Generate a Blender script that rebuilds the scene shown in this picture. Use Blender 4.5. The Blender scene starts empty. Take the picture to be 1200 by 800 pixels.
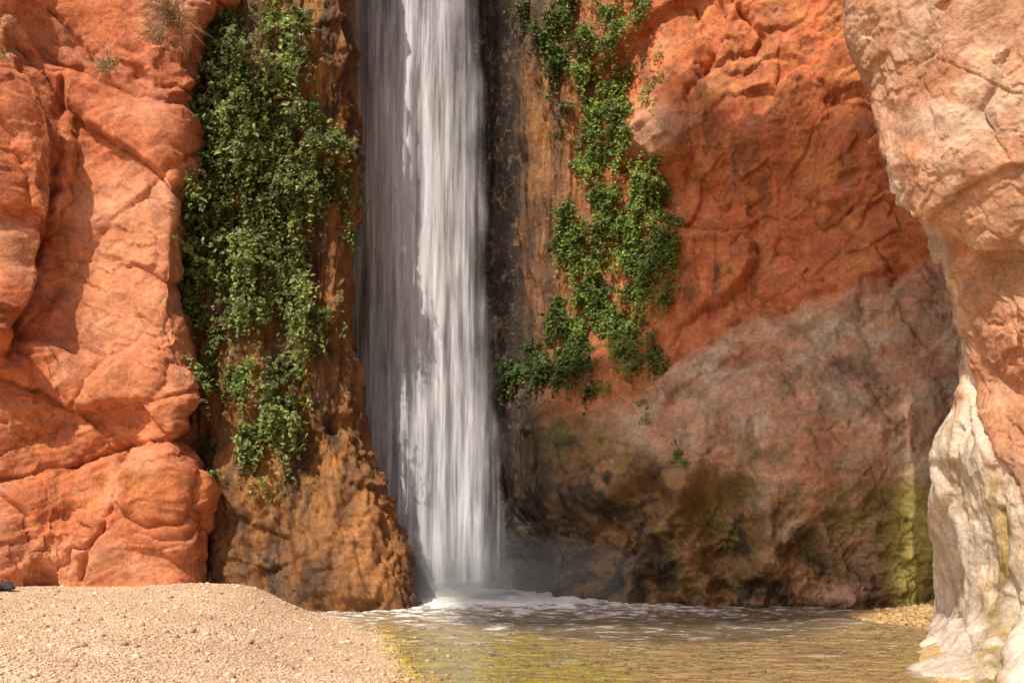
import bpy, math, random, bmesh
import numpy as np
from mathutils import Vector
rng=np.random.default_rng(7)
F=1166.67; CZ=1.7; HY=600.0
def W(px,py,d):
    return np.stack([(px-600)*d/F, d, CZ+(HY-py)*d/F],-1)
def proj(P):
    return 600+P[...,0]*F/P[...,1], HY-(P[...,2]-CZ)*F/P[...,1]
# ---------- noise ----------
def _h(ix,iy,iz,s):
    h=(ix.astype(np.uint32)*np.uint32(374761393)+iy.astype(np.uint32)*np.uint32(668265263)
       +iz.astype(np.uint32)*np.uint32(2147483647)+np.uint32((s*974634777)&0xffffffff))
    h=(h^(h>>np.uint32(13)))*np.uint32(1274126177)
    h=(h^(h>>np.uint32(16)))*np.uint32(2246822519)
    return h^(h>>np.uint32(15))
def gnoise(P,s=0):
    P=np.asarray(P,dtype=np.float64)
    f=np.floor(P); i=f.astype(np.int64)+100000; r=(P-f)
    u=r*r*r*(r*(r*6-15)+10)
    out=0
    for dx in (0,1):
        for dy in (0,1):
            for dz in (0,1):
                h=_h(i[...,0]+dx,i[...,1]+dy,i[...,2]+dz,s)
                gx=(h&np.uint32(1023)).astype(np.float64)/511.5-1
                gy=((h>>np.uint32(10))&np.uint32(1023)).astype(np.float64)/511.5-1
                gz=((h>>np.uint32(20))&np.uint32(1023)).astype(np.float64)/511.5-1
                d=gx*(r[...,0]-dx)+gy*(r[...,1]-dy)+gz*(r[...,2]-dz)
                w=(u[...,0] if dx else 1-u[...,0])*(u[...,1] if dy else 1-u[...,1])*(u[...,2] if dz else 1-u[...,2])
                out=out+w*d
    return out*1.3
def fbm(P,oct=4,s=0,gain=0.5,ridge=False):
    a=1.0;o=0;t=0;f=1.0
    for k in range(oct):
        n=gnoise(P*f+k*17.3,s+k)
        if ridge: n=1-2*np.abs(n)*1.6
        o=o+a*n;t+=a;a*=gain;f*=2.07
    return o/t
def cells(P,s=0,tilt=0.5):
    f=np.floor(P);i=f.astype(np.int64)+100000
    b1=np.full(P.shape[:-1],9e9);b2=b1.copy();val=np.zeros_like(b1)
    for dx in(-1,0,1):
        for dy in(-1,0,1):
            for dz in(-1,0,1):
                h=_h(i[...,0]+dx,i[...,1]+dy,i[...,2]+dz,s)
                h2=_h(i[...,0]+dx,i[...,1]+dy,i[...,2]+dz,s+91)
                g=lambda q,k:((q>>np.uint32(k))&np.uint32(1023)).astype(np.float64)/1023
                vx=f[...,0]+dx+g(h,0)-P[...,0];vy=f[...,1]+dy+g(h,10)-P[...,1];vz=f[...,2]+dz+g(h,20)-P[...,2]
                d=np.sqrt(vx*vx+vy*vy+vz*vz)
                v=(g(h2,0)-.5)+tilt*2*((g(h2,10)-.5)*vx+(g(h2,20)-.5)*vz)
                m=d<b1
                b2=np.where(m,b1,np.minimum(b2,d));val=np.where(m,v,val);b1=np.where(m,d,b1)
    return b1,b2,val
def ss(a,b,x):
    t=np.clip((x-a)/(b-a),0,1);return t*t*(3-2*t)
def mix(a,b,t):
    return a*(1-t[...,None])+np.asarray(b)*t[...,None]
def gauss1(A,sig,ax):
    n=int(sig*3);
    if n<1:return A
    k=np.exp(-0.5*(np.arange(-n,n+1)/sig)**2);k/=k.sum()
    pad=[(0,0)]*A.ndim;pad[ax]=(n,n)
    B=np.pad(A,pad,mode='reflect',reflect_type='odd');out=0
    for j in range(2*n+1):
        sl=[slice(None)]*A.ndim;sl[ax]=slice(j,j+A.shape[ax]);out=out+k[j]*B[tuple(sl)]
    return out
# ---------- mesh helpers ----------
def mkmesh(name,V,Fc,mat,smooth=True,attrs=None,parent=None):
    me=bpy.data.meshes.new(name)
    V=np.asarray(V,dtype=np.float32).reshape(-1,3);Fc=np.asarray(Fc,dtype=np.int32);k=Fc.shape[1]
    me.vertices.add(len(V));me.vertices.foreach_set('co',V.ravel())
    me.loops.add(Fc.size);me.loops.foreach_set('vertex_index',Fc.ravel())
    me.polygons.add(len(Fc));me.polygons.foreach_set('loop_start',np.arange(0,Fc.size,k,dtype=np.int32))
    me.polygons.foreach_set('loop_total',np.full(len(Fc),k,dtype=np.int32))
    me.polygons.foreach_set('use_smooth',np.full(len(Fc),smooth,dtype=bool))
    me.update(calc_edges=True)
    if attrs:
        for n,a in attrs.items():
            a=np.asarray(a,dtype=np.float32)
            if a.ndim>1 and a.shape[-1]==3:
                at=me.attributes.new(n,'FLOAT_COLOR','POINT')
                a=a.reshape(-1,3);at.data.foreach_set('color',np.concatenate([a,np.ones((len(a),1),np.float32)],1).ravel())
            else:
                at=me.attributes.new(n,'FLOAT','POINT');at.data.foreach_set('value',a.ravel())
    me.validate()
    me.materials.append(mat)
    ob=bpy.data.objects.new(name,me);bpy.context.scene.collection.objects.link(ob)
    if parent:ob.parent=parent
    return ob
def gridfaces(r,c):
    i=np.arange(r*c).reshape(r,c)
    return np.stack([i[:-1,:-1],i[1:,:-1],i[1:,1:],i[:-1,1:]],-1).reshape(-1,4)
# ---------- materials ----------
def newmat(n):
    m=bpy.data.materials.new(n);m.use_nodes=True;nt=m.node_tree;nt.nodes.clear();return m,nt
def N(nt,t,**k):
    n=nt.nodes.new(t)
    for a,b in k.items():
        setattr(n,a,b)
    return n
def rockmat(name,fine=1.0,bump=1.0,stretch=(1,1,1),dust=(.66,.40,.26,1)):
    m,nt=newmat(name);L=nt.links.new
    out=N(nt,'ShaderNodeOutputMaterial');p=N(nt,'ShaderNodeBsdfPrincipled')
    col=N(nt,'ShaderNodeAttribute',attribute_name='Col');wet=N(nt,'ShaderNodeAttribute',attribute_name='Wet')
    tc=N(nt,'ShaderNodeTexCoord');mp=N(nt,'ShaderNodeMapping');mp.inputs['Scale'].default_value=stretch
    L(tc.outputs['Object'],mp.inputs[0])
    def noise(sc,det,rough=.6,dist=0):
        n=N(nt,'ShaderNodeTexNoise');n.inputs['Scale'].default_value=sc;n.inputs['Detail'].default_value=det;n.inputs['Roughness'].default_value=rough;n.inputs['Distortion'].default_value=dist
        L(mp.outputs[0],n.inputs['Vector']);return n
    n1=noise(2.2,7,.66,.4);n2=noise(13*fine,6,.7);n3=noise(55*fine,3,.75)
    def mr(n,a,b,c,d):
        r=N(nt,'ShaderNodeMapRange');r.inputs[1].default_value=a;r.inputs[2].default_value=b;r.inputs[3].default_value=c;r.inputs[4].default_value=d
        L(n,r.inputs[0]);return r.outputs[0]
    def mul(a,b,op='MULTIPLY'):
        q=N(nt,'ShaderNodeMath',operation=op)
        for i,v in enumerate((a,b)):
            if isinstance(v,(int,float)):q.inputs[i].default_value=v
            else:L(v,q.inputs[i])
        return q.outputs[0]
    f=mul(mul(mr(n1.outputs[0],.3,.7,.62,1.34),mr(n2.outputs[0],.3,.7,.72,1.23)),mr(n3.outputs[0],.3,.7,.78,1.2))
    vm=N(nt,'ShaderNodeVectorMath',operation='SCALE');L(col.outputs['Color'],vm.inputs[0]);L(f,vm.inputs['Scale'])
    mx=N(nt,'ShaderNodeMix',data_type='RGBA');mx.inputs[7].default_value=dust
    n4=noise(4.2,7,.8,.6);dfac=mul(mr(n4.outputs[0],.53,.70,0,.5),mr(wet.outputs['Fac'],0,.5,1,.1))
    L(dfac,mx.inputs[0]);L(vm.outputs[0],mx.inputs[6])
    pit=mr(n4.outputs[0],.44,.32,0,.5)
    mx2=N(nt,'ShaderNodeMix',data_type='RGBA');mx2.inputs[7].default_value=(.17,.055,.025,1);L(pit,mx2.inputs[0]);L(mx.outputs[2],mx2.inputs[6])
    L(mx2.outputs[2],p.inputs['Base Color'])
    L(mr(wet.outputs['Fac'],0,1,.9,.3),p.inputs['Roughness'])
    p.inputs['Specular IOR Level'].default_value=.35
    b1=N(nt,'ShaderNodeBump');b1.inputs['Strength'].default_value=.75*bump;b1.inputs['Distance'].default_value=.095
    b2=N(nt,'ShaderNodeBump');b2.inputs['Strength'].default_value=.8*bump;b2.inputs['Distance'].default_value=.028
    b3=N(nt,'ShaderNodeBump');b3.inputs['Strength'].default_value=.8*bump;b3.inputs['Distance'].default_value=.009
    L(n1.outputs[0],b1.inputs['Height']);L(n2.outputs[0],b2.inputs['Height']);L(n3.outputs[0],b3.inputs['Height'])
    L(b1.outputs[0],b2.inputs['Normal']);L(b2.outputs[0],b3.inputs['Normal']);L(b3.outputs[0],p.inputs['Normal'])
    L(p.outputs[0],out.inputs[0]);return m
M_rock=rockmat('red_sandstone');M_wet=rockmat('wet_travertine',1,1.2,(1.3,1.3,.55));M_near=rockmat('pale_sandstone',1.6,1.0,dust=(.78,.58,.44,1))
# ---------- sheet builder ----------
def build_sheet(rows,step=1.7,sp=10,sd=22,xlo=-20,xhi=1220,ylo=-20,yhi=820):
    R=len(rows);K=len(rows[0][1])
    A=np.array([[(q[0],r[0],q[1]) for q in r[1]] for r in rows],float)
    mp=A[:,:,0].mean(0);md=A[:,:,2]
    cs=[0.0]
    for k in range(K-1):
        L=np.abs(A[:,k+1,0]-A[:,k,0]).mean()+25*np.abs(md[:,k+1]-md[:,k]).mean()
        out=(mp[k]<xlo-5 and mp[k+1]<=xlo+30) or (mp[k]>=xhi-30 and mp[k+1]>xhi)
        n=max(4,int(L/(step*(5 if out else 1))))
        cs+=list(k+(np.arange(n)+1)/n)
    rs=[0.0]
    for r in range(R-1):
        L=abs(rows[r+1][0]-rows[r][0]);out=rows[r+1][0]<=ylo-20
        n=max(3,int(L/(step*(6 if out else 1))));rs+=list(r+(np.arange(n)+1)/n)
    cs=np.array(cs);rs=np.array(rs)
    T=np.stack([np.stack([np.interp(cs,np.arange(K),A[r,:,c]) for r in range(R)]) for c in range(3)],-1)
    ri=np.minimum(rs.astype(int),R-2);rf=(rs-ri)[:,None,None]
    G=T[ri]*(1-rf)+T[ri+1]*rf
    for ax in(0,1):
        G[...,0]=gauss1(G[...,0],sp/step,ax);G[...,2]=gauss1(G[...,2],sd/step,ax)
    return G
def normals(P):
    du=np.gradient(P,axis=1);dv=np.gradient(P,axis=0)
    n=np.cross(dv,du);return n/(np.linalg.norm(n,axis=-1,keepdims=True)+1e-9)
def warp(P,px,py,a=8,sc=.9):
    return px+a*fbm(P*sc,5,31,.6)*2,py+a*fbm(P*sc+40,5,37,.6)*2
def polydist(px,py,pl):
    d=np.full(px.shape,1e9)
    for (x0,y0),(x1,y1) in zip(pl[:-1],pl[1:]):
        vx,vy=x1-x0,y1-y0;t=np.clip(((px-x0)*vx+(py-y0)*vy)/(vx*vx+vy*vy),0,1)
        d=np.minimum(d,np.hypot(px-x0-t*vx,py-y0-t*vy))
    return d
def cracks(P,wx,wy,lst,seed):
    vary=.35+.65*ss(-.15,.2,fbm(P*1.3,3,seed));o=0
    wv=.6+.8*ss(-.2,.2,fbm(P*2.1,2,seed+3))
    for pl,w,a in lst:
        dd=polydist(wx,wy,pl)
        o=o-a*vary*(.6*np.exp(-(dd/(w*wv*.6))**2)+.4*np.exp(-dd/(w*3.5)))
    return o
def blob(px,py,cx,cy,rx,ry,soft=.5):
    return 1-ss(1-soft,1+soft,np.hypot((px-cx)/rx,(py-cy)/ry))
def inpoly(px,py,pl):
    c=np.zeros(px.shape,bool);n=len(pl)
    for i in range(n):
        x0,y0=pl[i];x1,y1=pl[(i+1)%n]
        if y0==y1:continue
        c^=((y0>py)!=(y1>py))&(px<(x1-x0)*(py-y0)/(y1-y0)+x0)
    return c
def fracture(P,a1,a2,s=0,a3=None):
    if a3 is None:a3=a2
    Q=P+.35*np.stack([gnoise(P*.9,s+1),gnoise(P*.9+9,s+2),gnoise(P*.9+19,s+3)],-1)+.10*np.stack([gnoise(P*4,s+4),gnoise(P*4+9,s+5),gnoise(P*4+19,s+6)],-1)
    b1,b2,v=cells(Q*np.array([.42,.42,.55]),s+11,.8)
    d1,d2,v2=cells(Q*np.array([1.3,1.3,1.9]),s+12,.9)
    e1,e2,v3=cells((Q+.04*np.stack([gnoise(P*9,s+7),gnoise(P*9+9,s+8),gnoise(P*9+19,s+9)],-1))*np.array([3.6,3.6,5.0]),s+13,.9)
    patch=ss(-.12,.2,gnoise(P*.6,s+20));patch2=ss(-.1,.25,gnoise(P*.9+5,s+21))
    e=-np.exp(-((b2-b1)/.03)**2)*.05*a1-np.exp(-((d2-d1)/.04)**2)*.025*a2*patch
    return a1*v*.5*(.6+.4*ss(0,.1,b2-b1))+a2*v2*.16*(.35+.65*patch)*(.5+.5*ss(0,.1,d2-d1))+a3*v3*.05*(.25+.75*patch2)+e
RED=np.array([.54,.165,.066]);PINK=np.array([.65,.29,.16]);ORG=np.array([.62,.215,.07]);DRED=np.array([.38,.10,.042])
BRN=np.array([.25,.11,.035]);DRK=np.array([.022,.016,.012]);OLV=np.array([.22,.18,.04]);WHT=np.array([.78,.66,.53])
# ===== A : left cliff =====
E2=lambda y:np.interp(y,[-700,0,60,150,250,330,420,560,690,760],[275,264,240,224,207,218,227,231,236,238])
rows=[]
for y in[-900,-500,-100,0,60,150,250,330,420,500,560,640,700,770]:
    e=E2(y);ln=np.interp(y,[-900,0,700],[1.5,.3,0])
    rows.append((y,[(-900,13+ln),(-400,15+ln),(-120,15.9+ln),(0,16.2+ln),(70,16.9+ln),(140,16.9+ln),(200,16.85+ln),(e,17.3+ln),(e+4,18.5+ln),(e-10,19.6+ln)]))
G=build_sheet(rows);P=W(G[...,0],G[...,1],G[...,2]);n=normals(P);px,py=G[...,0],G[...,1]
wx,wy=warp(P,px,py,8)
Pt=P+P[...,[0]]*np.array([0,0,-.45])
lay=fbm(Pt*np.array([.5,.5,3.2]),4,8,.6)
d=.36*fbm(P*.4,3,1)+fracture(P+P[...,[2]]*np.array([.35,0,0]),.72,.6,3,.8)+.03*fbm(P*1.3,5,5,.55,True)+.12*lay*ss(-.2,.2,gnoise(P*.5,9))
d+=cracks(P,wx,wy,[([(60,225),(45,330),(5,420)],7,.38),([(75,90),(60,225)],7,.28),([(215,180),(150,240),(60,340),(0,440)],5,.16),([(0,560),(90,545),(140,520),(225,515)],5,.24),
              ([(140,520),(135,600),(100,680)],5,.24),([(60,0),(100,60),(180,100),(225,110)],6,.24),([(210,380),(130,420),(60,520)],4,.08),([(228,455),(150,480),(90,545)],4,.12),([(0,30),(40,60),(110,75)],5,.24)],11)
Xn=np.interp(py,[90,150,230,330,420],[30,55,62,45,0]);f=Xn-wx
d+=.55*(ss(0,16,f))*ss(60,110,py)*(1-ss(400,460,py))
d+=.35*blob(wx,wy,188,580,52,62,.4)+.25*blob(wx,wy,60,620,80,60,.5)
P2=P+n*d[...,None]
c=mix(np.broadcast_to(RED,P.shape).copy(),PINK,ss(-.05,.35,fbm(P*.8,5,51)))
c=mix(c,ORG,ss(0,.4,fbm(P*1.1+5,4,52))*.8)
c=mix(c,DRED,ss(.05,.4,fbm(Pt*np.array([1,1,2.2])+15,5,53,.6))*.75)
c=mix(c,PINK*1.05,blob(wx,wy,150,330,90,130,.6)*.5)
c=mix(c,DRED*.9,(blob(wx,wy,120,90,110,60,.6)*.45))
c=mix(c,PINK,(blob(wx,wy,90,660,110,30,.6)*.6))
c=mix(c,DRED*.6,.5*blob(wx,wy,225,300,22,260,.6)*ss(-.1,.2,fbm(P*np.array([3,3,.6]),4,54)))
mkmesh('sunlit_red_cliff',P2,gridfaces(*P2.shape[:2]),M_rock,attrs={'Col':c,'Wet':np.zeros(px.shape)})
SA=(P2,n)
# ===== B : brown travertine buttress =====
EB=lambda y:np.interp(y,[-900,0,100,200,290,340,420,480,540,580,620,660,700,770],[397,406,415,420,411,408,415,421,432,449,466,478,485,493])
rows=[]
for y in[-900,-400,-60,0,100,200,290,340,420,480,540,580,620,660,700,770]:
    e=EB(y);b=np.interp(y,[480,620,700,770],[0,.45,.95,1.15])
    rows.append((y,[(180,19.0),(235,18.4-b*.5),(290,18.1-b*.8),(340,18.1-b),(e-22,18.2-b),(e,18.7-b),(e-3,19.5-b*.7),(e-25,23)]))
G=build_sheet(rows,sp=6,sd=18);P=W(G[...,0],G[...,1],G[...,2]);n=normals(P);px,py=G[...,0],G[...,1]
wx,wy=warp(P,px,py,9)
d=.24*fbm(P*.7,3,61)+.20*fbm(P*np.array([2.2,2.2,.55]),4,62,.55)+.12*fbm(P*np.array([4,4,1.2]),5,63,.6,True)+fracture(P,.25,.8,64)
d+=.25*blob(wx,wy,400,640,45,80,.4)-.2*blob(wx,wy,325,640,20,60,.6)+.15*blob(wx,wy,270,600,40,80,.4)-.25*blob(wx,wy,395,500,14,10,.6)
d+=cracks(P,wx,wy,[([(350,470),(375,540),(370,620),(395,700)],6,.16),([(300,540),(285,620),(305,690)],6,.16),([(420,560),(400,600),(430,680)],5,.14)],12)
Pb=P+n*d[...,None]
st=fbm(P*np.array([3,3,.5]),5,65,.6)
c=mix(np.broadcast_to(BRN*.85,P.shape).copy(),np.array([.38,.165,.042]),ss(-.1,.3,st))
c=mix(c,np.array([.055,.03,.015]),ss(-.06,.22,fbm(P*np.array([2.4,2.4,.6])+3,5,66,.6))*.9)
c=mix(c,np.array([.40,.19,.07]),ss(.1,.5,fbm(P*1.5,5,67))*.5)
c=mix(c,np.array([.48,.20,.06]),blob(wx,wy,430,640,45,80,.6)*.5)
c=mix(c,np.array([.07,.06,.055]),blob(wx,wy,325,650,14,45,.9)*.7*ss(-.2,.2,st))
c=mix(c,np.array([.09,.055,.022]),blob(wx,wy,300,250,60,200,.6)*.5)
mkmesh('wet_rock_buttress',Pb,gridfaces(*Pb.shape[:2]),M_wet,attrs={'Col':c,'Wet':.4+.4*ss(-.1,.3,fbm(P*1.3+7,3,68))})
SB=(Pb,n)
# ===== C : far wall =====
X=[360,480,560,600,640,690,740,790,870,960,1060,1150,1300]
D={-900:[23.5,23.5,23.3,22.8,22.3,22,21.8,21.6,21.3,21,20.6,20,19],
 -60:[22.6,22.6,22.6,21.9,21.2,21.1,20.9,20.4,20.1,19.9,19.6,19.2,18.5],
 70:[22.6,22.6,22.6,21.9,21.2,21.2,20.9,20.2,20.0,19.8,19.6,19.2,18.4],
 130:[22.6,22.6,22.5,21.9,21.2,21.1,20.7,19.9,19.85,19.7,19.5,19.1,18.4],
 180:[22.6,22.6,22.5,21.9,21.2,21.1,20.8,20.0,19.9,19.7,19.4,19,18.3],
 225:[22.6,22.6,22.5,21.9,21.2,21.2,21.2,20.6,19.95,19.6,19.3,19,18.3],
 320:[22.6,22.6,22.5,21.9,21.2,21.0,20.9,20.5,20.1,19.6,19.1,18.6,18.1],
 390:[22.6,22.6,22.5,21.8,21.1,20.9,20.7,20.1,19.5,19.1,18.7,18.4,18.0],
 460:[22.6,22.6,22.4,21.6,20.9,20.4,19.6,19.0,18.6,18.4,18.3,18.1,17.8],
 560:[22.6,22.6,22.3,21.4,20.3,19.5,18.9,18.5,18.1,17.95,17.9,17.8,17.6],
 640:[22.6,22.6,22.1,21.0,19.9,19.3,18.8,18.4,18.05,17.9,17.8,17.7,17.5],
 705:[22.6,22.6,22.0,20.8,19.7,19.1,18.7,18.3,18.0,17.85,17.75,17.6,17.4],
 780:[22.6,22.6,22.0,20.7,19.6,19.0,18.6,18.2,17.9,17.75,17.65,17.5,17.3]}
rows=[(y,list(zip(X,v))) for y,v in D.items()]
G=build_sheet(rows,sp=1,sd=20);P=W(G[...,0],G[...,1],G[...,2]);n=normals(P);px,py=G[...,0],G[...,1]
wx,wy=warp(P,px,py,11)
rib=1-ss(650,745,wx+14*fbm(P*1.2,4,70))
rib=rib*(1-ss(430,520,wy)*.6)
apx=np.interp(wx,[560,640,740,800,900,1000,1120],[560,500,465,410,375,345,300])
apron=ss(-18,22,wy-apx)*ss(620,700,wx)
red=(1-rib)*(1-apron)
d=.30*fbm(P*.45,3,71)+red*(fracture(P+P[...,[2]]*np.array([-.3,0,0]),.75,.85,72)+.04*fbm(P*1.3,5,73,.55,True))
d+=rib*(.26*fbm(P*np.array([1.6,1.6,.22]),3,74)+.12*fbm(P*np.array([4.5,4.5,.7]),5,75,.6,True)+.05*fbm(P*np.array([11,11,1.6]),3,69))
d+=apron*(.18*fbm(P*1.1,5,76,.5)+.03*fbm(P*3.2,4,77,.55,True)+fracture(P,.35,.45,78,.7))
lo=ss(560,640,wy)*ss(600,660,wx)*(1-ss(1040,1090,wx))
d+=lo*(.34*fbm(P*1.6,5,79,.55,True)-.1)
for (cx,cy,rx,ry,a) in[(845,610,38,55,-.95),(700,640,45,45,-.8),(750,590,30,30,-.6),(620,650,30,50,-.4),(905,545,26,14,-.15),(740,668,30,25,.35),(985,640,50,35,-.35),(775,160,34,26,.3),(800,225,26,34,-.3),(860,100,60,40,-.2),(640,540,40,60,.25),(985,520,70,60,.2),(880,470,60,40,.2),(900,655,20,25,.25),(790,560,25,18,.25)]:
    d+=a*blob(wx,wy,cx,cy,rx,ry,.5)
d+=cracks(P,wx,wy,[([(820,0),(840,60),(800,110)],5,.22),([(990,100),(930,200),(860,290),(820,380)],4,.10),([(1050,210),(960,330),(870,360)],4,.12),([(745,455),(800,400),(900,368),(1000,338),(1100,300)],7,.2),([(1000,430),(1050,520),(1100,560)],4,.07),([(860,0),(900,40),(890,60),(830,70)],6,.3),([(800,130),(812,180),(800,230)],5,.15)],13)
d*=ss(520,600,px)*.8+.2
Pc=P+n*d[...,None]
c=mix(np.broadcast_to(np.array([.56,.17,.065]),P.shape).copy(),np.array([.64,.28,.15]),ss(0,.4,fbm(P*.9,5,81,.6))*.85)
c=mix(c,np.array([.40,.11,.05]),ss(0,.35,fbm(P*np.array([1.2,1.2,1])+5,5,82,.6))*.85)
c=mix(c,np.array([.60,.25,.08]),ss(0,.3,fbm(P*1.7+25,4,83))*.6)
c=mix(c,np.array([.50,.30,.20]),blob(wx,wy,775,155,38,30,.9)*.8)
ap=mix(np.broadcast_to(np.array([.52,.29,.18]),P.shape).copy(),np.array([.58,.44,.32]),ss(-.1,.3,fbm(P*1.2,5,84,.6)))
ap=mix(ap,np.array([.52,.21,.11]),ss(0,.35,fbm(P*np.array([.8,.8,1.4])+9,5,85,.6))*.75)
ap=mix(ap,np.array([.34,.27,.16]),ss(0.0,.3,fbm(P*2.1+2,5,86,.6))*.65)
ap=mix(ap,np.array([.16,.10,.06]),ss(.05,.28,fbm(P*np.array([2.4,2.4,.6])+61,5,97,.6))*.6)
m=apron;c=c*(1-m[...,None])+ap*m[...,None]
ribc=mix(np.broadcast_to(BRN*.95,P.shape).copy(),np.array([.36,.165,.042]),ss(-.05,.3,fbm(P*np.array([4,4,.45]),5,87,.6)))
ribc=mix(ribc,np.array([.04,.024,.012]),ss(-.1,.2,fbm(P*np.array([3,3,.35])+8,5,88,.6))*.92)
ribc=mix(ribc,np.array([.34,.13,.04]),blob(wx,wy,670,250,30,300,.6)*.3)
m=rib;c=c*(1-m[...,None])+ribc*m[...,None]
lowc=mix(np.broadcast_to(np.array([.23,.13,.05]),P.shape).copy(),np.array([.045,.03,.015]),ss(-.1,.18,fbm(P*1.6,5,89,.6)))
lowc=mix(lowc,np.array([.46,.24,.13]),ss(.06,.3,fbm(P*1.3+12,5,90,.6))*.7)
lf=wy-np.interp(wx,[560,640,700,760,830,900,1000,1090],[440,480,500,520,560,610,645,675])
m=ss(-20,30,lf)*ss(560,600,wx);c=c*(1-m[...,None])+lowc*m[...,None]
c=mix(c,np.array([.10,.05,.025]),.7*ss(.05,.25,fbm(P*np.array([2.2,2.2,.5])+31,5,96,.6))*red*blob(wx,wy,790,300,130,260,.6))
olm=np.clip(blob(wx,wy,1000,610,95,42,.5)*ss(-.2,.08,fbm(P*1.8,4,91))+blob(wx,wy,1075,640,40,75,.5)+.8*blob(wx,wy,840,610,60,70,.5)*ss(-.1,.15,fbm(P*2,4,92))+.8*blob(wx,wy,680,520,60,30,.6)*ss(-.2,.2,fbm(P*2.5,4,94))+blob(wx,wy,905,535,35,14,.7)*.6*ss(-.2,.15,fbm(P*3,4,95))+.7*blob(wx,wy,860,570,45,15,.5),0,1)
c=mix(c,OLV,olm*.85)
c=mix(c,np.array([.50,.43,.10]),blob(wx,wy,1075,640,28,65,.6)*.7)
c=mix(c,np.array([.06,.10,.015]),(blob(wx,wy,655,510,45,12,.8)*.6+.8*blob(wx,wy,600,430,25,60,.6))*ss(-.1,.2,fbm(P*2.5,3,93)))
c=mix(c,np.array([.55,.33,.22]),blob(wx,wy,975,690,45,14,.5)*.8)
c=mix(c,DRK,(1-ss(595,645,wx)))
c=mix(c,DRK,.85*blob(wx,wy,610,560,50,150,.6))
wet=np.clip(rib*.6+ss(-20,30,lf)*.5,0,.9)*ss(585,640,px)
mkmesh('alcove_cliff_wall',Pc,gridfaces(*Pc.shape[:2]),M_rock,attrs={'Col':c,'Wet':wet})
SC=(Pc,n)
# ===== D : right near cliff =====
E3=lambda y:np.interp(y,[-900,0,50,120,190,260,330,400,450,490,530,600,680,720,760,800,900],[1012,993,1000,1015,1032,1057,1092,1112,1127,1106,1092,1088,1093,1094,1078,1062,1036])
rows=[]
for y in[-900,-400,-60,0,50,120,190,260,330,400,450,490,530,600,680,720,760,800,900]:
    e=E3(y)
    dE=np.interp(y,[-900,0,260,450,530,600,680,720,760,800,900],[12.5,11.4,11.2,11.8,12,13,14.4,15.5,12.4,10.1,8.1])
    d1=np.interp(y,[-900,0,260,450,530,600,680,720,760,800,900],[12,10.8,10.8,11.3,11.2,11.4,11.6,11.6,10.8,9.7,8.0])
    d2=np.interp(y,[-900,0,600,720,800,900],[11.6,10.2,10.3,10.2,9.3,7.9])
    rows.append((y,[(e+160,18.5),(e+45,15.5 if y<700 else 17),(e,dE),(e+40,d1),(e+110,d2),(1260,9.4+(1.5 if y<-300 else 0)),(1500,8.5+(1.5 if y<-300 else 0)),(2000,8)]))
G=build_sheet(rows,step=1.8,sp=5,sd=16,yhi=900);P=W(G[...,0],G[...,1],G[...,2]);n=normals(P);px,py=G[...,0],G[...,1]
wx,wy=warp(P,px,py,9,1.5)
lime=ss(-14,14,wy-np.interp(wx,[1080,1130,1160,1200],[470,470,560,600]))
d=(.18*fbm(P*.8,3,101)+(1-lime*.7)*(fracture(P*1.5,.26,.32,102,.5)+.03*fbm(P*2.2,5,103,.55,True))+lime*(.12*fbm(P*np.array([2.4,2.4,.8]),4,104)+.025*fbm(P*8,3,105)))
Y1=np.interp(wx,[1030,1080,1130,1200],[205,262,290,300])
sd=wy-Y1;d-=.36*ss(0,10,sd)*np.exp(-np.maximum(sd,0)/45)
d+=cracks(P,wx,wy,[([(1180,60),(1150,130),(1180,180)],4,.1),([(1090,330),(1140,400),(1200,470)],4,.08),([(1040,190),(1070,285),(1110,380),(1150,500),(1200,600)],5,.12),([(1165,600),(1185,700),(1150,800)],7,.18),([(1120,500),(1110,600),(1130,760)],6,.12),([(1080,0),(1095,70),(1200,110)],3,.04)],14)
Pd=P+n*d[...,None]
c=mix(np.broadcast_to(np.array([.62,.32,.18]),P.shape).copy(),np.array([.72,.47,.32]),ss(-.1,.28,fbm(P*1.3,5,111,.6)))
c=mix(c,np.array([.56,.23,.11]),ss(0,.35,fbm(P*np.array([1.5,1.5,2.2])+5,5,112,.6))*.75)
c=mix(c,np.array([.58,.24,.11]),blob(wx,wy,1180,430,60,90,.6)*.6)
c=mix(c,WHT,blob(wx,wy,1120,130,60,25,.8)*.5*ss(-.1,.2,fbm(P*3,4,115)))
wh=mix(np.broadcast_to(WHT,P.shape).copy(),np.array([.62,.42,.27]),ss(0,.3,fbm(P*np.array([3,3,.8]),5,113))*.8)
c=c*(1-lime[...,None])+wh*lime[...,None]
edge=np.exp(-(polydist(wx,wy,[(1040,190),(1075,285),(1108,380),(1145,500),(1190,600)])/6)**2)
c=mix(c,WHT*1.05,edge*.8)
alg=np.clip(np.exp(-(polydist(wx,wy,[(1162,570),(1172,640),(1165,700),(1150,800)])/15)**2)*ss(-.3,.1,fbm(P*3,4,114)),0,1)
c=mix(c,np.array([.34,.23,.045]),alg*.9)
mkmesh('pale_canyon_wall',Pd,gridfaces(*Pd.shape[:2]),M_near,attrs={'Col':c,'Wet':alg*.3})
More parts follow.
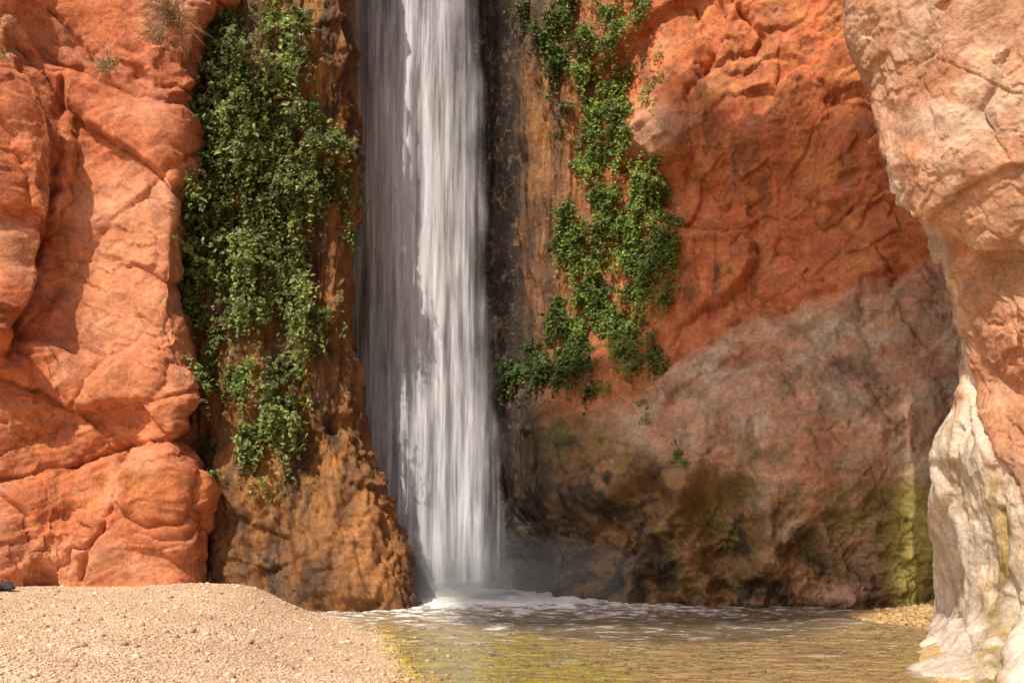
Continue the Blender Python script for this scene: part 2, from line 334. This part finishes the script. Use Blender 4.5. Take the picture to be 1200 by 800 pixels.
# ===== ground =====
def gh(x,y):
    xw=np.interp(y,[-50,5,9.9,13.7,16.3,17.5,20],[-.5,-.7,-1.02,-1.75,-3.0,-4.4,-5])
    P=np.stack([x,y,x*0],-1)
    t=xw-x+.25*fbm(P*.8,3,121)
    wdt=np.interp(y,[8,14,17],[3.6,2.6,1.3])
    up=.44*ss(0,1,np.clip(t/wdt,0,1))+.015*np.minimum(np.maximum(t,0),1)
    dn=-np.clip(-t*.03,0,.10)-.20*ss(2.0,4.5,-t)*ss(12,16,y)
    h=np.where(t>0,up,dn)
    r=ss(0,1.2,x-(.433*y-.75))*.30*ss(8,12,y)
    r2=blob(x,y,6.5,16.3,1.4,1.6,.6)*.35
    h=np.maximum(h,-.5)+r+r2
    h+=.04*fbm(P*.7,3,122)*(.3+ss(0,1,t))+.02*fbm(P*3,3,123)+.09*blob(x,y,-4.6,15.6,1.3,1.0,.7)
    return h,t
xs=np.concatenate([np.linspace(-60,-9,40)[:-1],np.linspace(-9,9,620),np.linspace(9,60,40)[1:]])
ys=np.concatenate([np.linspace(-60,6,50)[:-1],np.linspace(6,19,450),np.linspace(19,60,60)[1:]])
XX,YY=np.meshgrid(xs,ys);H,T=gh(XX,YY)
P=np.stack([XX,YY,H],-1)
sand=mix(np.broadcast_to(np.array([.62,.42,.26]),P.shape).copy(),np.array([.72,.54,.37]),ss(-.2,.3,fbm(P*1.2,4,124)))
bed=mix(np.broadcast_to(np.array([.62,.42,.19]),P.shape).copy(),np.array([.44,.27,.11]),ss(-.1,.3,fbm(P*1.1,5,125,.6)))
al=mix(np.broadcast_to(np.array([.60,.47,.02]),P.shape).copy(),np.array([.36,.31,.03]),ss(-.1,.3,fbm(P*2.2,4,126,.6)))
tt=-T
am=np.clip(ss(-.3,.05,tt)*(1-ss(1.8,3.0,tt+.5*fbm(P*1.5,3,127)))*(1-ss(13.8,16,YY)),0,1)*ss(-.35,.08,fbm(P*1.6+4,5,128,.6)+.08)
wl=ss(-.15,.25,tt)
c=sand*(1-wl[...,None])+bed*wl[...,None]
c=c*(1-am[...,None])+al*am[...,None]
gm,nt=newmat('gravel_sand');L=nt.links.new
out=N(nt,'ShaderNodeOutputMaterial');p=N(nt,'ShaderNodeBsdfPrincipled');a=N(nt,'ShaderNodeAttribute',attribute_name='Col');tc=N(nt,'ShaderNodeTexCoord')
v=N(nt,'ShaderNodeTexVoronoi');v.inputs['Scale'].default_value=28;L(tc.outputs['Object'],v.inputs['Vector'])
n2=N(nt,'ShaderNodeTexNoise');n2.inputs['Scale'].default_value=40;n2.inputs['Detail'].default_value=5;L(tc.outputs['Object'],n2.inputs['Vector'])
hs=N(nt,'ShaderNodeSeparateColor');L(v.outputs['Color'],hs.inputs[0])
mr=N(nt,'ShaderNodeMapRange');mr.inputs[3].default_value=.74;mr.inputs[4].default_value=1.2;L(hs.outputs[0],mr.inputs[0])
mr2=N(nt,'ShaderNodeMapRange');mr2.inputs[1].default_value=.3;mr2.inputs[2].default_value=.7;mr2.inputs[3].default_value=.7;mr2.inputs[4].default_value=1.2;L(n2.outputs[0],mr2.inputs[0])
mu=N(nt,'ShaderNodeMath',operation='MULTIPLY');L(mr.outputs[0],mu.inputs[0]);L(mr2.outputs[0],mu.inputs[1])
vm=N(nt,'ShaderNodeVectorMath',operation='SCALE');L(a.outputs['Color'],vm.inputs[0]);L(mu.outputs[0],vm.inputs['Scale']);L(vm.outputs[0],p.inputs['Base Color'])
p.inputs['Roughness'].default_value=.9
b=N(nt,'ShaderNodeBump');b.inputs['Distance'].default_value=.025;b.inputs['Strength'].default_value=.7;b.invert=True;L(v.outputs['Distance'],b.inputs['Height'])
b2=N(nt,'ShaderNodeBump');b2.inputs['Distance'].default_value=.012;b2.inputs['Strength'].default_value=.7;L(n2.outputs[0],b2.inputs['Height']);L(b.outputs[0],b2.inputs['Normal']);L(b2.outputs[0],p.inputs['Normal']);L(p.outputs[0],out.inputs[0])
mkmesh('ground',P,gridfaces(*P.shape[:2])[:,::-1],gm,attrs={'Col':c})
# pebbles
t=(1+5**.5)/2
ico=np.array([(-1,t,0),(1,t,0),(-1,-t,0),(1,-t,0),(0,-1,t),(0,1,t),(0,-1,-t),(0,1,-t),(t,0,-1),(t,0,1),(-t,0,-1),(-t,0,1)],float);ico/=np.linalg.norm(ico[0])
icf=np.array([(0,11,5),(0,5,1),(0,1,7),(0,7,10),(0,10,11),(1,5,9),(5,11,4),(11,10,2),(10,7,6),(7,1,8),(3,9,4),(3,4,2),(3,2,6),(3,6,8),(3,8,9),(4,9,5),(2,4,11),(6,2,10),(8,6,7),(9,8,1)])
pm,nt=newmat('pebble_stone');out=N(nt,'ShaderNodeOutputMaterial');p=N(nt,'ShaderNodeBsdfPrincipled');a=N(nt,'ShaderNodeAttribute',attribute_name='Col')
p.inputs['Roughness'].default_value=.85;nt.links.new(a.outputs['Color'],p.inputs['Base Color']);nt.links.new(p.outputs[0],out.inputs[0])
def pebbles(name,x,y,s,cols,sink=.25):
    h,_=gh(x,y);k=len(x)
    sc=np.stack([s*rng.uniform(.8,1.5,k),s*rng.uniform(.8,1.3,k),s*rng.uniform(.45,.9,k)],-1)
    V=ico[None]*sc[:,None,:]*rng.uniform(.75,1.2,(k,12,1));th=rng.uniform(0,6.28,k);c_,s_=np.cos(th)[:,None],np.sin(th)[:,None]
    V=np.stack([V[...,0]*c_-V[...,1]*s_,V[...,0]*s_+V[...,1]*c_,V[...,2]],-1)+np.stack([x,y,h+s*sink],-1)[:,None,:]
    Fc=(icf[None]+12*np.arange(k)[:,None,None]).reshape(-1,3)
    mkmesh(name,V,Fc,pm,True,{'Col':np.repeat(cols,12,0)})
k=70000
y=6.6+10.8*rng.power(1.15,k);x=rng.uniform(-.62,.1,k)*y
_,T=gh(x,y);ok=T>-.1;x,y=x[ok],y[ok];k=len(x)
s=.005+.012*rng.power(.35,k)+.03*(rng.random(k)<.006)
pc=np.array([.68,.48,.32])*rng.uniform(.5,1.2,(k,1))+rng.uniform(-.03,.03,(k,3))
pebbles('gravel',x,y,s,np.clip(pc,.02,.85))
k=1500;y=rng.uniform(13.5,17.2,k);x=.433*y-.35+rng.normal(0,.35,k);s=.015+.05*rng.power(.4,k)
pebbles('shore_pebbles',x,y,s,np.clip(np.array([.50,.32,.14])*rng.uniform(.6,1.2,(k,1)),.02,.8))
k=1600;y=rng.uniform(9,16,k);x=rng.uniform(-.12,.4,k)*y;s=.012+.03*rng.power(.4,k)
pebbles('pool_bed_stones',x,y,s,np.clip(np.array([.42,.28,.12])*rng.uniform(.5,1.2,(k,1)),.02,.8))
# ===== pool water =====
wm,nt=newmat('pool_water');L=nt.links.new
out=N(nt,'ShaderNodeOutputMaterial');tr=N(nt,'ShaderNodeBsdfTransparent');tr.inputs[0].default_value=(.96,.95,.84,1)
gl=N(nt,'ShaderNodeBsdfGlossy');gl.inputs['Roughness'].default_value=.06;df=N(nt,'ShaderNodeBsdfDiffuse');df.inputs[0].default_value=(.64,.53,.35,1)
fo=N(nt,'ShaderNodeBsdfDiffuse');fo.inputs[0].default_value=(.86,.85,.83,1)
tc=N(nt,'ShaderNodeTexCoord');n1=N(nt,'ShaderNodeTexNoise');n1.inputs['Scale'].default_value=6;n1.inputs['Detail'].default_value=5;L(tc.outputs['Object'],n1.inputs['Vector'])
bp=N(nt,'ShaderNodeBump');bp.inputs['Distance'].default_value=.05;bp.inputs['Strength'].default_value=.45;L(n1.outputs[0],bp.inputs['Height']);L(bp.outputs[0],gl.inputs['Normal'])
fr=N(nt,'ShaderNodeFresnel');fr.inputs[0].default_value=1.33;L(bp.outputs[0],fr.inputs['Normal'])
ta=N(nt,'ShaderNodeAttribute',attribute_name='Turb');fa=N(nt,'ShaderNodeAttribute',attribute_name='Foam')
m1=N(nt,'ShaderNodeMixShader');L(ta.outputs['Fac'],m1.inputs[0]);L(tr.outputs[0],m1.inputs[1]);L(df.outputs[0],m1.inputs[2])
m2=N(nt,'ShaderNodeMixShader');L(fr.outputs[0],m2.inputs[0]);L(m1.outputs[0],m2.inputs[1]);L(gl.outputs[0],m2.inputs[2])
m3=N(nt,'ShaderNodeMixShader');L(fa.outputs['Fac'],m3.inputs[0]);L(m2.outputs[0],m3.inputs[1]);L(fo.outputs[0],m3.inputs[2]);L(m3.outputs[0],out.inputs[0])
xs=np.linspace(-6,9,760);ys=np.concatenate([np.linspace(2,9,40)[:-1],np.linspace(9,22.8,700)])
XX,YY=np.meshgrid(xs,ys);P=np.stack([XX,YY,XX*0],-1)
r=np.hypot((XX+1.1)/1.6,(YY-20.0))
amp=.018+.18*np.exp(-r/1.5)+.07*np.exp(-r/5)
Q=P+.1*np.stack([gnoise(P*2,131),gnoise(P*2+9,132),XX*0],-1)
hn=fbm(Q*np.array([2.0,3.4,1]),5,133,.6)
hh=amp*hn+.004*fbm(P*9,2,134)+.14*np.exp(-(r/1.1)**2)
foam=np.clip(1.3*np.exp(-(r/1.7)**4)+ss(.05,.34,fbm(Q*np.array([2.6,4.2,1]),6,135,.7)+.25*hn+.6*np.exp(-r/3.0)-.07)*np.exp(-(r/6.4)**2),0,1)
foam=np.clip(foam,0,.98)
turb=np.clip(.10+.6*np.exp(-r/3.6),0,.85)
mkmesh('pool_water',np.stack([XX,YY,hh],-1),gridfaces(*XX.shape)[:,::-1],wm,attrs={'Turb':turb,'Foam':foam})
# ===== waterfall =====
def fallmat(name,seedz,cov,gain,lo):
    m,nt=newmat(name);L=nt.links.new
    out=N(nt,'ShaderNodeOutputMaterial');tr=N(nt,'ShaderNodeBsdfTransparent');df=N(nt,'ShaderNodeBsdfDiffuse');tl=N(nt,'ShaderNodeBsdfTranslucent')
    at=N(nt,'ShaderNodeAttribute',attribute_name='Edge')
    tc=N(nt,'ShaderNodeTexCoord')
    def ns(sc,loc,det,ro):
        mp=N(nt,'ShaderNodeMapping');mp.inputs['Scale'].default_value=sc;mp.inputs['Location'].default_value=loc;L(tc.outputs['Object'],mp.inputs[0])
        n=N(nt,'ShaderNodeTexNoise');n.inputs['Scale'].default_value=1;n.inputs['Detail'].default_value=det;n.inputs['Roughness'].default_value=ro;n.inputs['Distortion'].default_value=.3;L(mp.outputs[0],n.inputs['Vector']);return n
    n1=ns((5,1,.22),(seedz,0,0),6,.6);n2=ns((17,2,.45),(seedz*2,0,3),6,.65);n3=ns((1.6,1,.35),(seedz,5,1),4,.55)
    def ma(op,a,b):
        q=N(nt,'ShaderNodeMath',operation=op)
        for i,v in enumerate((a,b)):
            if isinstance(v,(int,float)):q.inputs[i].default_value=v
            else:L(v,q.inputs[i])
        return q.outputs[0]
    s=ma('ADD',ma('MULTIPLY',n1.outputs[0],.4),ma('ADD',ma('MULTIPLY',n2.outputs[0],.2),ma('MULTIPLY',n3.outputs[0],.4)))
    mr=N(nt,'ShaderNodeMapRange');mr.interpolation_type='SMOOTHSTEP';mr.inputs[1].default_value=.5-cov;mr.inputs[2].default_value=.5-cov+gain;mr.inputs[3].default_value=lo;L(s,mr.inputs[0])
    fac=ma('MULTIPLY',mr.outputs[0],at.outputs['Fac'])
    cr=N(nt,'ShaderNodeMapRange');cr.inputs[1].default_value=.36;cr.inputs[2].default_value=.64;cr.inputs[3].default_value=.52;cr.inputs[4].default_value=.84;L(n1.outputs[0],cr.inputs[0])
    cc=N(nt,'ShaderNodeCombineColor');L(ma('MULTIPLY',cr.outputs[0],.97),cc.inputs[0]);L(ma('MULTIPLY',cr.outputs[0],.975),cc.inputs[1]);L(ma('MULTIPLY',cr.outputs[0],1.03),cc.inputs[2])
    L(cc.outputs[0],df.inputs[0]);L(cc.outputs[0],tl.inputs[0])
    a=N(nt,'ShaderNodeMixShader');a.inputs[0].default_value=.25;L(df.outputs[0],a.inputs[1]);L(tl.outputs[0],a.inputs[2])
    c=N(nt,'ShaderNodeMixShader');L(fac,c.inputs[0]);L(tr.outputs[0],c.inputs[1]);L(a.outputs[0],c.inputs[2]);L(c.outputs[0],out.inputs[0]);return m
wf=bpy.data.objects.new('waterfall',None);bpy.context.scene.collection.objects.link(wf)
ysr=np.linspace(-400,702,360)
Ledge=np.interp(ysr,[-400,0,300,600,700],[390,392,388,405,425]);Redge=np.interp(ysr,[-400,0,150,300,450,600,700],[556,566,574,578,587,602,622])
for i,(dep,cov,gain,lo,inset) in enumerate([(20.5,.15,.22,.35,0),(20.25,.06,.2,.05,6),(20.0,.0,.16,0,16)]):
    u=np.linspace(0,1,240)
    PX=(Ledge+inset)[:,None]*(1-u)+(Redge-inset)[:,None]*u;PY=np.broadcast_to(ysr[:,None],PX.shape)
    P=W(PX,PY,np.full(PX.shape,dep))
    P[...,1]+=.16*fbm(P*np.array([2.5,1,.25])+i*9,3,141+i)+.06*fbm(P*np.array([9,1,.5])+i*9,3,144+i)+.4*(np.abs(u-.5)*2)**2
    P[...,1]-=.4*ss(200,700,PY)
    ed=ss(0,.06,u)*ss(0,.28,1-u+.14*fbm(P*np.array([2,0,.8]),3,147+i))
    mkmesh('water_sheet_%d'%(i+1),P,gridfaces(*P.shape[:2]),fallmat('falling_water_%d'%i,i*3.7,cov,gain,lo),attrs={'Edge':ed},parent=wf)
# spray
sm=bpy.data.objects.new('spray_mist',None);bpy.context.scene.collection.objects.link(sm)
for i,(dn_,loc,scl) in enumerate([(.14,(-.1,18.9,.1),(3.2,1.2,1.3)),(.3,(-.8,19.3,.1),(1.9,.9,.85)),(.9,(-1.1,19.4,.0),(1.35,.6,.4))]):
    mm,nt=newmat('spray_%d'%i);out=N(nt,'ShaderNodeOutputMaterial');vs=N(nt,'ShaderNodeVolumeScatter');vs.inputs['Density'].default_value=dn_;vs.inputs['Color'].default_value=(1,.99,.97,1)
    nt.links.new(vs.outputs[0],out.inputs['Volume'])
    bm=bmesh.new();bmesh.ops.create_icosphere(bm,subdivisions=4,radius=1)
    for v in bm.verts:v.co*=1+.18*math.sin(v.co.x*4+i)*math.cos(v.co.z*3+v.co.y*3)
    me=bpy.data.meshes.new('mist_puff');bm.to_mesh(me);me.materials.append(mm)
    mo=bpy.data.objects.new('mist_puff_%d'%i,me);bpy.context.scene.collection.objects.link(mo);mo.location=loc;mo.scale=scl;mo.parent=sm
dm,nt=newmat('droplets');out=N(nt,'ShaderNodeOutputMaterial');d_=N(nt,'ShaderNodeBsdfDiffuse');d_.inputs[0].default_value=(.9,.9,.9,1);nt.links.new(d_.outputs[0],out.inputs[0])
k=4500;zz=rng.exponential(.15,k);xx=-1.15+rng.normal(0,.6,k);yy=19.5+rng.normal(0,.28,k)
s=rng.uniform(.003,.008,k)
V=np.array([(1,0,0),(-1,0,0),(0,1,0),(0,-1,0),(0,0,1.3),(0,0,-1.3)])[None]*s[:,None,None]+np.stack([xx,yy,zz],-1)[:,None]
Fc=(np.array([(0,2,4),(2,1,4),(1,3,4),(3,0,4),(2,0,5),(1,2,5),(3,1,5),(0,3,5)])[None]+6*np.arange(k)[:,None,None]).reshape(-1,3)
mkmesh('spray_droplets',V,Fc,dm,True,None,sm)
# ===== foliage =====
def leafmat(name):
    m,nt=newmat(name);L=nt.links.new;out=N(nt,'ShaderNodeOutputMaterial');a=N(nt,'ShaderNodeAttribute',attribute_name='Col')
    p=N(nt,'ShaderNodeBsdfPrincipled');p.inputs['Roughness'].default_value=.45;p.inputs['Specular IOR Level'].default_value=.45;t=N(nt,'ShaderNodeBsdfTranslucent')
    L(a.outputs['Color'],p.inputs['Base Color']);L(a.outputs['Color'],t.inputs[0])
    m_=N(nt,'ShaderNodeMixShader');m_.inputs[0].default_value=.3;L(p.outputs[0],m_.inputs[1]);L(t.outputs[0],m_.inputs[2]);L(m_.outputs[0],out.inputs[0]);return m
M_leaf=leafmat('leaf')
def nrm(v):return v/(np.linalg.norm(v,axis=-1,keepdims=True)+1e-9)
def foliage(name,surf,regions,sprigs_per_kpx,leaves,size,c1,c2,puff=.35,sl=(.12,.32),trail=.22,thr=.26):
    P,n=surf;pxx,pyy=proj(P);Pf=P.reshape(-1,3);nf=n.reshape(-1,3);pxx=pxx.ravel();pyy=pyy.ravel()
    jx=pxx+20*fbm(Pf*2.2,5,151,.65)*2;jy=pyy+20*fbm(Pf*2.2+7,5,152,.65)*2
    A=[];Nn=[]
    for reg,dens in regions:
        pl=np.array(reg);x0,y0=pl.min(0)-30;x1,y1=pl.max(0)+30
        idx=np.where((pxx>x0)&(pxx<x1)&(pyy>y0)&(pyy<y1))[0]
        idx=idx[inpoly(jx[idx],jy[idx],reg)]
        if len(idx)==0:continue
        area=abs(sum(reg[i][0]*reg[(i+1)%len(reg)][1]-reg[(i+1)%len(reg)][0]*reg[i][1] for i in range(len(reg))))/2
        k=int(area/1000*sprigs_per_kpx*dens)+2
        cl=fbm(Pf[idx]*2.0,4,153,.6)
        w=np.clip(cl*2.4+thr,0.004,1);w/=w.sum()
        ch=rng.choice(idx,k,p=w);A.append(Pf[ch]);Nn.append(nf[ch])
    A=np.concatenate(A);Nn=np.concatenate(Nn);k=len(A)
    pf=np.clip(fbm(A*2.0,3,154)*2.2+.3,0,1)*puff
    A=A+Nn*(pf*rng.power(2,k))[:,None]+rng.normal(0,.03,(k,3))
    sd=nrm(Nn*.8+np.array([0,0,-.25])+rng.normal(0,.55,(k,3)))
    ln_=rng.uniform(sl[0],sl[1],k);isT=rng.random(k)<trail
    ln_=np.where(isT,ln_*2.2,ln_);sd=np.where(isT[:,None],nrm(Nn*.35+np.array([0,0,-1.0])+rng.normal(0,.18,(k,3))),sd)
    cl=fbm(A*1.3,3,155);tone=rng.uniform(.6,1.35,k)*(1+.9*cl)
    t=rng.uniform(.0,1,(k,leaves));C=A[:,None]+sd[:,None]*(t*ln_[:,None])[...,None]+np.array([0,0,-1])*(t**2*ln_[:,None]*.5)[...,None]+rng.normal(0,.022,(k,leaves,3))
    up=nrm(np.array([-.25,-.7,.75])+rng.normal(0,.55,(k,leaves,3)))
    ax=nrm(np.cross(up,rng.normal(0,1,(k,leaves,3))+np.array([0,0,.2])));bx=np.cross(up,ax)
    s=size*rng.uniform(.5,1.4,(k,leaves))[...,None]
    V=np.stack([C-ax*s*.6,C-bx*s*.36-ax*s*.05+up*s*.1,C+ax*s*.75-up*s*.08,C+bx*s*.36-ax*s*.05+up*s*.1],2)
    m=k*leaves;V=V.reshape(m*4,3);b=4*np.arange(m)[:,None]
    Fc=np.concatenate([b+np.array([0,1,2]),b+np.array([0,2,3])],0)
    mixf=np.clip(rng.random((k,leaves,1))*.6+.5*cl[:,None,None]+.2,0,1)
    col=(np.array(c1)*(1-mixf)+np.array(c2)*mixf)*tone[:,None,None]*rng.uniform(.8,1.2,(k,leaves,1))
    mkmesh(name,V,Fc,M_leaf,False,{'Col':np.repeat(np.clip(col,.005,.6).reshape(m,3),4,0)})
G1,G2=(.085,.125,.024),(.29,.34,.10)
LR=[([(236,35),(265,0),(285,5),(290,60),(325,75),(342,10),(364,35),(366,105),(396,160),(399,205),(388,245),(352,266),(354,300),(333,345),(300,372),(262,398),(232,375),(203,310),(210,240),(230,175),(226,100)],1.0),
    ([(350,322),(374,330),(376,385),(350,425),(352,480),(338,532),(296,528),(280,495),(302,440),(328,400),(340,350)],.85)]
foliage('hanging_plants',SB,LR,66,13,.072,G1,G2,.75,thr=.17)
foliage('hanging_plants',SA,[([(205,230),(230,170),(232,380),(212,330)],.6),([(215,420),(250,415),(245,450),(220,450)],.5)],60,12,.07,G1,G2,.3)
foliage('fern_patch',SB,[([(396,205),(414,195),(422,225),(414,290),(397,280)],1.3),([(245,415),(300,410),(300,450),(245,455)],.8),([(215,518),(258,512),(250,540),(222,542)],.6),([(245,555),(268,560),(262,592),(248,588)],.35),([(305,560),(330,560),(330,578),(310,578)],.35),([(215,668),(242,668),(240,682),(216,682)],1),([(260,20),(290,0),(345,0),(300,60)],.5),([(340,440),(365,400),(360,500)],.3)],90,10,.045,(.10,.17,.025),(.27,.34,.07),.15,(.06,.18))
foliage('hanging_ferns',SC,[([(670,45),(700,15),(732,60),(742,120),(732,175),(718,200),(726,262),(700,280),(684,200),(672,130)],1.0),
    ([(655,245),(692,262),(724,256),(760,208),(792,230),(798,325),(784,378),(744,392),(700,398),(676,335),(660,292)],1.0),([(735,188),(772,180),(778,226),(742,230)],.9),([(724,398),(776,388),(776,434),(732,446)],1.0),
    ([(676,325),(718,345),(716,385),(688,405),(672,380)],1),([(690,-10),(760,-10),(758,20),(720,40),(700,20)],.6)],110,12,.052,(.09,.15,.02),(.27,.35,.07),.45,(.08,.24),thr=.2)
foliage('dark_fern_cluster',SC,[([(584,428),(640,398),(648,355),(694,366),(698,428),(652,450),(596,450)],1.0),([(604,-10),(668,-10),(670,48),(647,95),(640,45),(610,34)],1.0),([(690,430),(704,430),(702,470),(692,470)],.8),([(650,120),(664,120),(664,150),(650,150)],.7),([(648,235),(664,242),(676,310),(656,300)],.8)],95,12,.055,(.04,.075,.012),(.12,.18,.035),.35,(.1,.25),thr=.2)
foliage('wall_weeds',SC,[([(784,512),(802,512),(802,542),(786,542)],1),([(745,470),(765,478),(765,500),(745,500)],.5),([(755,50),(775,55),(770,120),(752,110)],.7),([(730,0),(770,0),(760,30),(735,25)],.6),([(700,440),(725,450),(715,480),(700,470)],.5)],70,9,.04,(.12,.2,.03),(.3,.38,.08),.12,(.05,.15))
def tuft(name,surf,cx,cy,k,ln,col):
    P,n=surf;a,b=proj(P);i=np.argmin(((a-cx)**2+(b-cy)**2).ravel());o=P.reshape(-1,3)[i]
    base=o+rng.normal(0,.07,(k,3));dr=nrm(np.array([0,-.5,.35])+rng.normal(0,.5,(k,3)));l=ln*rng.uniform(.5,1.1,(k,1))
    side=nrm(np.cross(dr,np.array([0,1,.3])))*.006
    m1=base+dr*l*.5;m2=base+dr*l+np.array([0,0,-.35])*l
    V=np.stack([base-side,base+side,m1+side,m1-side,m2],1).reshape(-1,3);q=5*np.arange(k)[:,None]
    Fc=np.concatenate([q+np.array([0,1,2]),q+np.array([0,2,3]),q+np.array([3,2,4])],0)
    mkmesh(name,V,Fc,M_leaf,False,{'Col':np.repeat(np.array(col)*rng.uniform(.6,1.2,(k,1)),5,0)})
tuft('dry_grass_tuft',SA,200,22,220,.75,(.42,.27,.15));tuft('dry_grass_tuft',SA,125,82,120,.4,(.40,.30,.16));tuft('dry_grass_tuft',SA,5,70,60,.3,(.30,.28,.12));tuft('dry_grass_tuft',SA,185,45,90,.5,(.42,.28,.15))
# small dark unidentified object at the foot of the left cliff
bm=bmesh.new();bmesh.ops.create_icosphere(bm,subdivisions=3,radius=1)
for v in bm.verts:v.co=Vector((v.co.x*.19,v.co.y*.12,v.co.z*.07))*(1+.25*math.sin(v.co.x*5+v.co.y*3)+.15*math.cos(v.co.z*6+v.co.x*2))
me=bpy.data.meshes.new('dark_object');bm.to_mesh(me);dk,nt=newmat('matte_black');out=N(nt,'ShaderNodeOutputMaterial');p=N(nt,'ShaderNodeBsdfPrincipled');p.inputs['Base Color'].default_value=(.02,.02,.02,1);p.inputs['Roughness'].default_value=.7;nt.links.new(p.outputs[0],out.inputs[0]);me.materials.append(dk)
o=bpy.data.objects.new('dark_object',me);bpy.context.scene.collection.objects.link(o);o.location=(-7.95,15.6,.53)
# ===== added unseen slab behind the viewpoint, outline shaped to shade part of the alcove =====
SH=np.array([-.34,-.62,.78]);K=32/.62
ol=[(-4,10.1),(-1,10.4),(.2,11.2),(1.0,12.8),(1.2,15),(.9,17.5),(3,19),(8,18.5),(12,16),(13.5,10),(14.5,-10),(15,-42),(32,-42),(28,10),(22,27),(12,25),(6,23.8),(1.5,23.2),(-1.0,23.6),(-2.6,24.6),(-3.3,24.1),(-3.1,22.4),(-3.3,20.8),(-4.3,19.6),(-5.6,18.6),(-6.2,17),(-6.5,15),(-6.3,12),(-5.4,10.6)]
dx,dz=SH[0]*K,SH[2]*K
bm=bmesh.new();vs=[bm.verts.new((x+dx,8-32-1.3,z+dz)) for x,z in ol];f=bm.faces.new(vs);r=bmesh.ops.extrude_face_region(bm,geom=[f])
for v in r['geom']:
    if isinstance(v,bmesh.types.BMVert):v.co.y+=2.6
bmesh.ops.recalc_face_normals(bm,faces=bm.faces);me=bpy.data.meshes.new('shadow_caster');bm.to_mesh(me)
ob=bpy.data.objects.new('shadow_caster_slab',me);bpy.context.scene.collection.objects.link(ob)
md_=ob.modifiers.new('r','REMESH');md_.mode='VOXEL';md_.voxel_size=.35
dg=bpy.context.evaluated_depsgraph_get();me2=bpy.data.meshes.new_from_object(ob.evaluated_get(dg));ob.modifiers.clear();ob.data=me2
k=len(me2.vertices);co=np.empty(k*3);me2.vertices.foreach_get('co',co);co=co.reshape(-1,3)
o3=np.stack([fbm(co*.6,4,161,.6),fbm(co*.6+9,4,162,.6),fbm(co*.6+21,4,163,.6)],-1);co=co+o3*1.0;me2.vertices.foreach_set('co',co.ravel());me2.update()
at=me2.attributes.new('Col','FLOAT_COLOR','POINT');cc=mix(np.broadcast_to(RED,co.shape).copy(),PINK,ss(-.1,.3,fbm(co*.8,3,164)));at.data.foreach_set('color',np.concatenate([cc,np.ones((k,1))],1).ravel())
me2.materials.clear();me2.materials.append(M_rock)
# ===== light / world / camera =====
S=Vector((-.34,-.62,.78)).normalized()
sl=bpy.data.lights.new('sun','SUN');sl.energy=4.8;sl.angle=math.radians(.5);sl.color=(1,.91,.77)
so=bpy.data.objects.new('sun',sl);bpy.context.scene.collection.objects.link(so);so.rotation_euler=S.to_track_quat('Z','Y').to_euler()
w=bpy.data.worlds.new('World');bpy.context.scene.world=w;w.use_nodes=True;nt=w.node_tree;nt.nodes.clear()
sk=nt.nodes.new('ShaderNodeTexSky');sk.sky_type='NISHITA';sk.sun_disc=False;sk.sun_elevation=math.asin(S.z);sk.sun_rotation=math.atan2(S.x,S.y)%(2*math.pi);sk.dust_density=3.0;sk.air_density=1.0
bg=nt.nodes.new('ShaderNodeBackground');bg.inputs[1].default_value=.14;wo=nt.nodes.new('ShaderNodeOutputWorld');nt.links.new(sk.outputs[0],bg.inputs[0]);nt.links.new(bg.outputs[0],wo.inputs[0])
cam=bpy.data.cameras.new('camera');cam.lens=35;cam.sensor_width=36;cam.shift_y=200/1200;cam.clip_end=500
co_=bpy.data.objects.new('camera',cam);bpy.context.scene.collection.objects.link(co_);co_.location=(0,0,CZ);co_.rotation_euler=(math.radians(90),0,0)
sc=bpy.context.scene;sc.camera=co_;sc.view_settings.view_transform='Standard';sc.view_settings.look='None';sc.view_settings.exposure=0
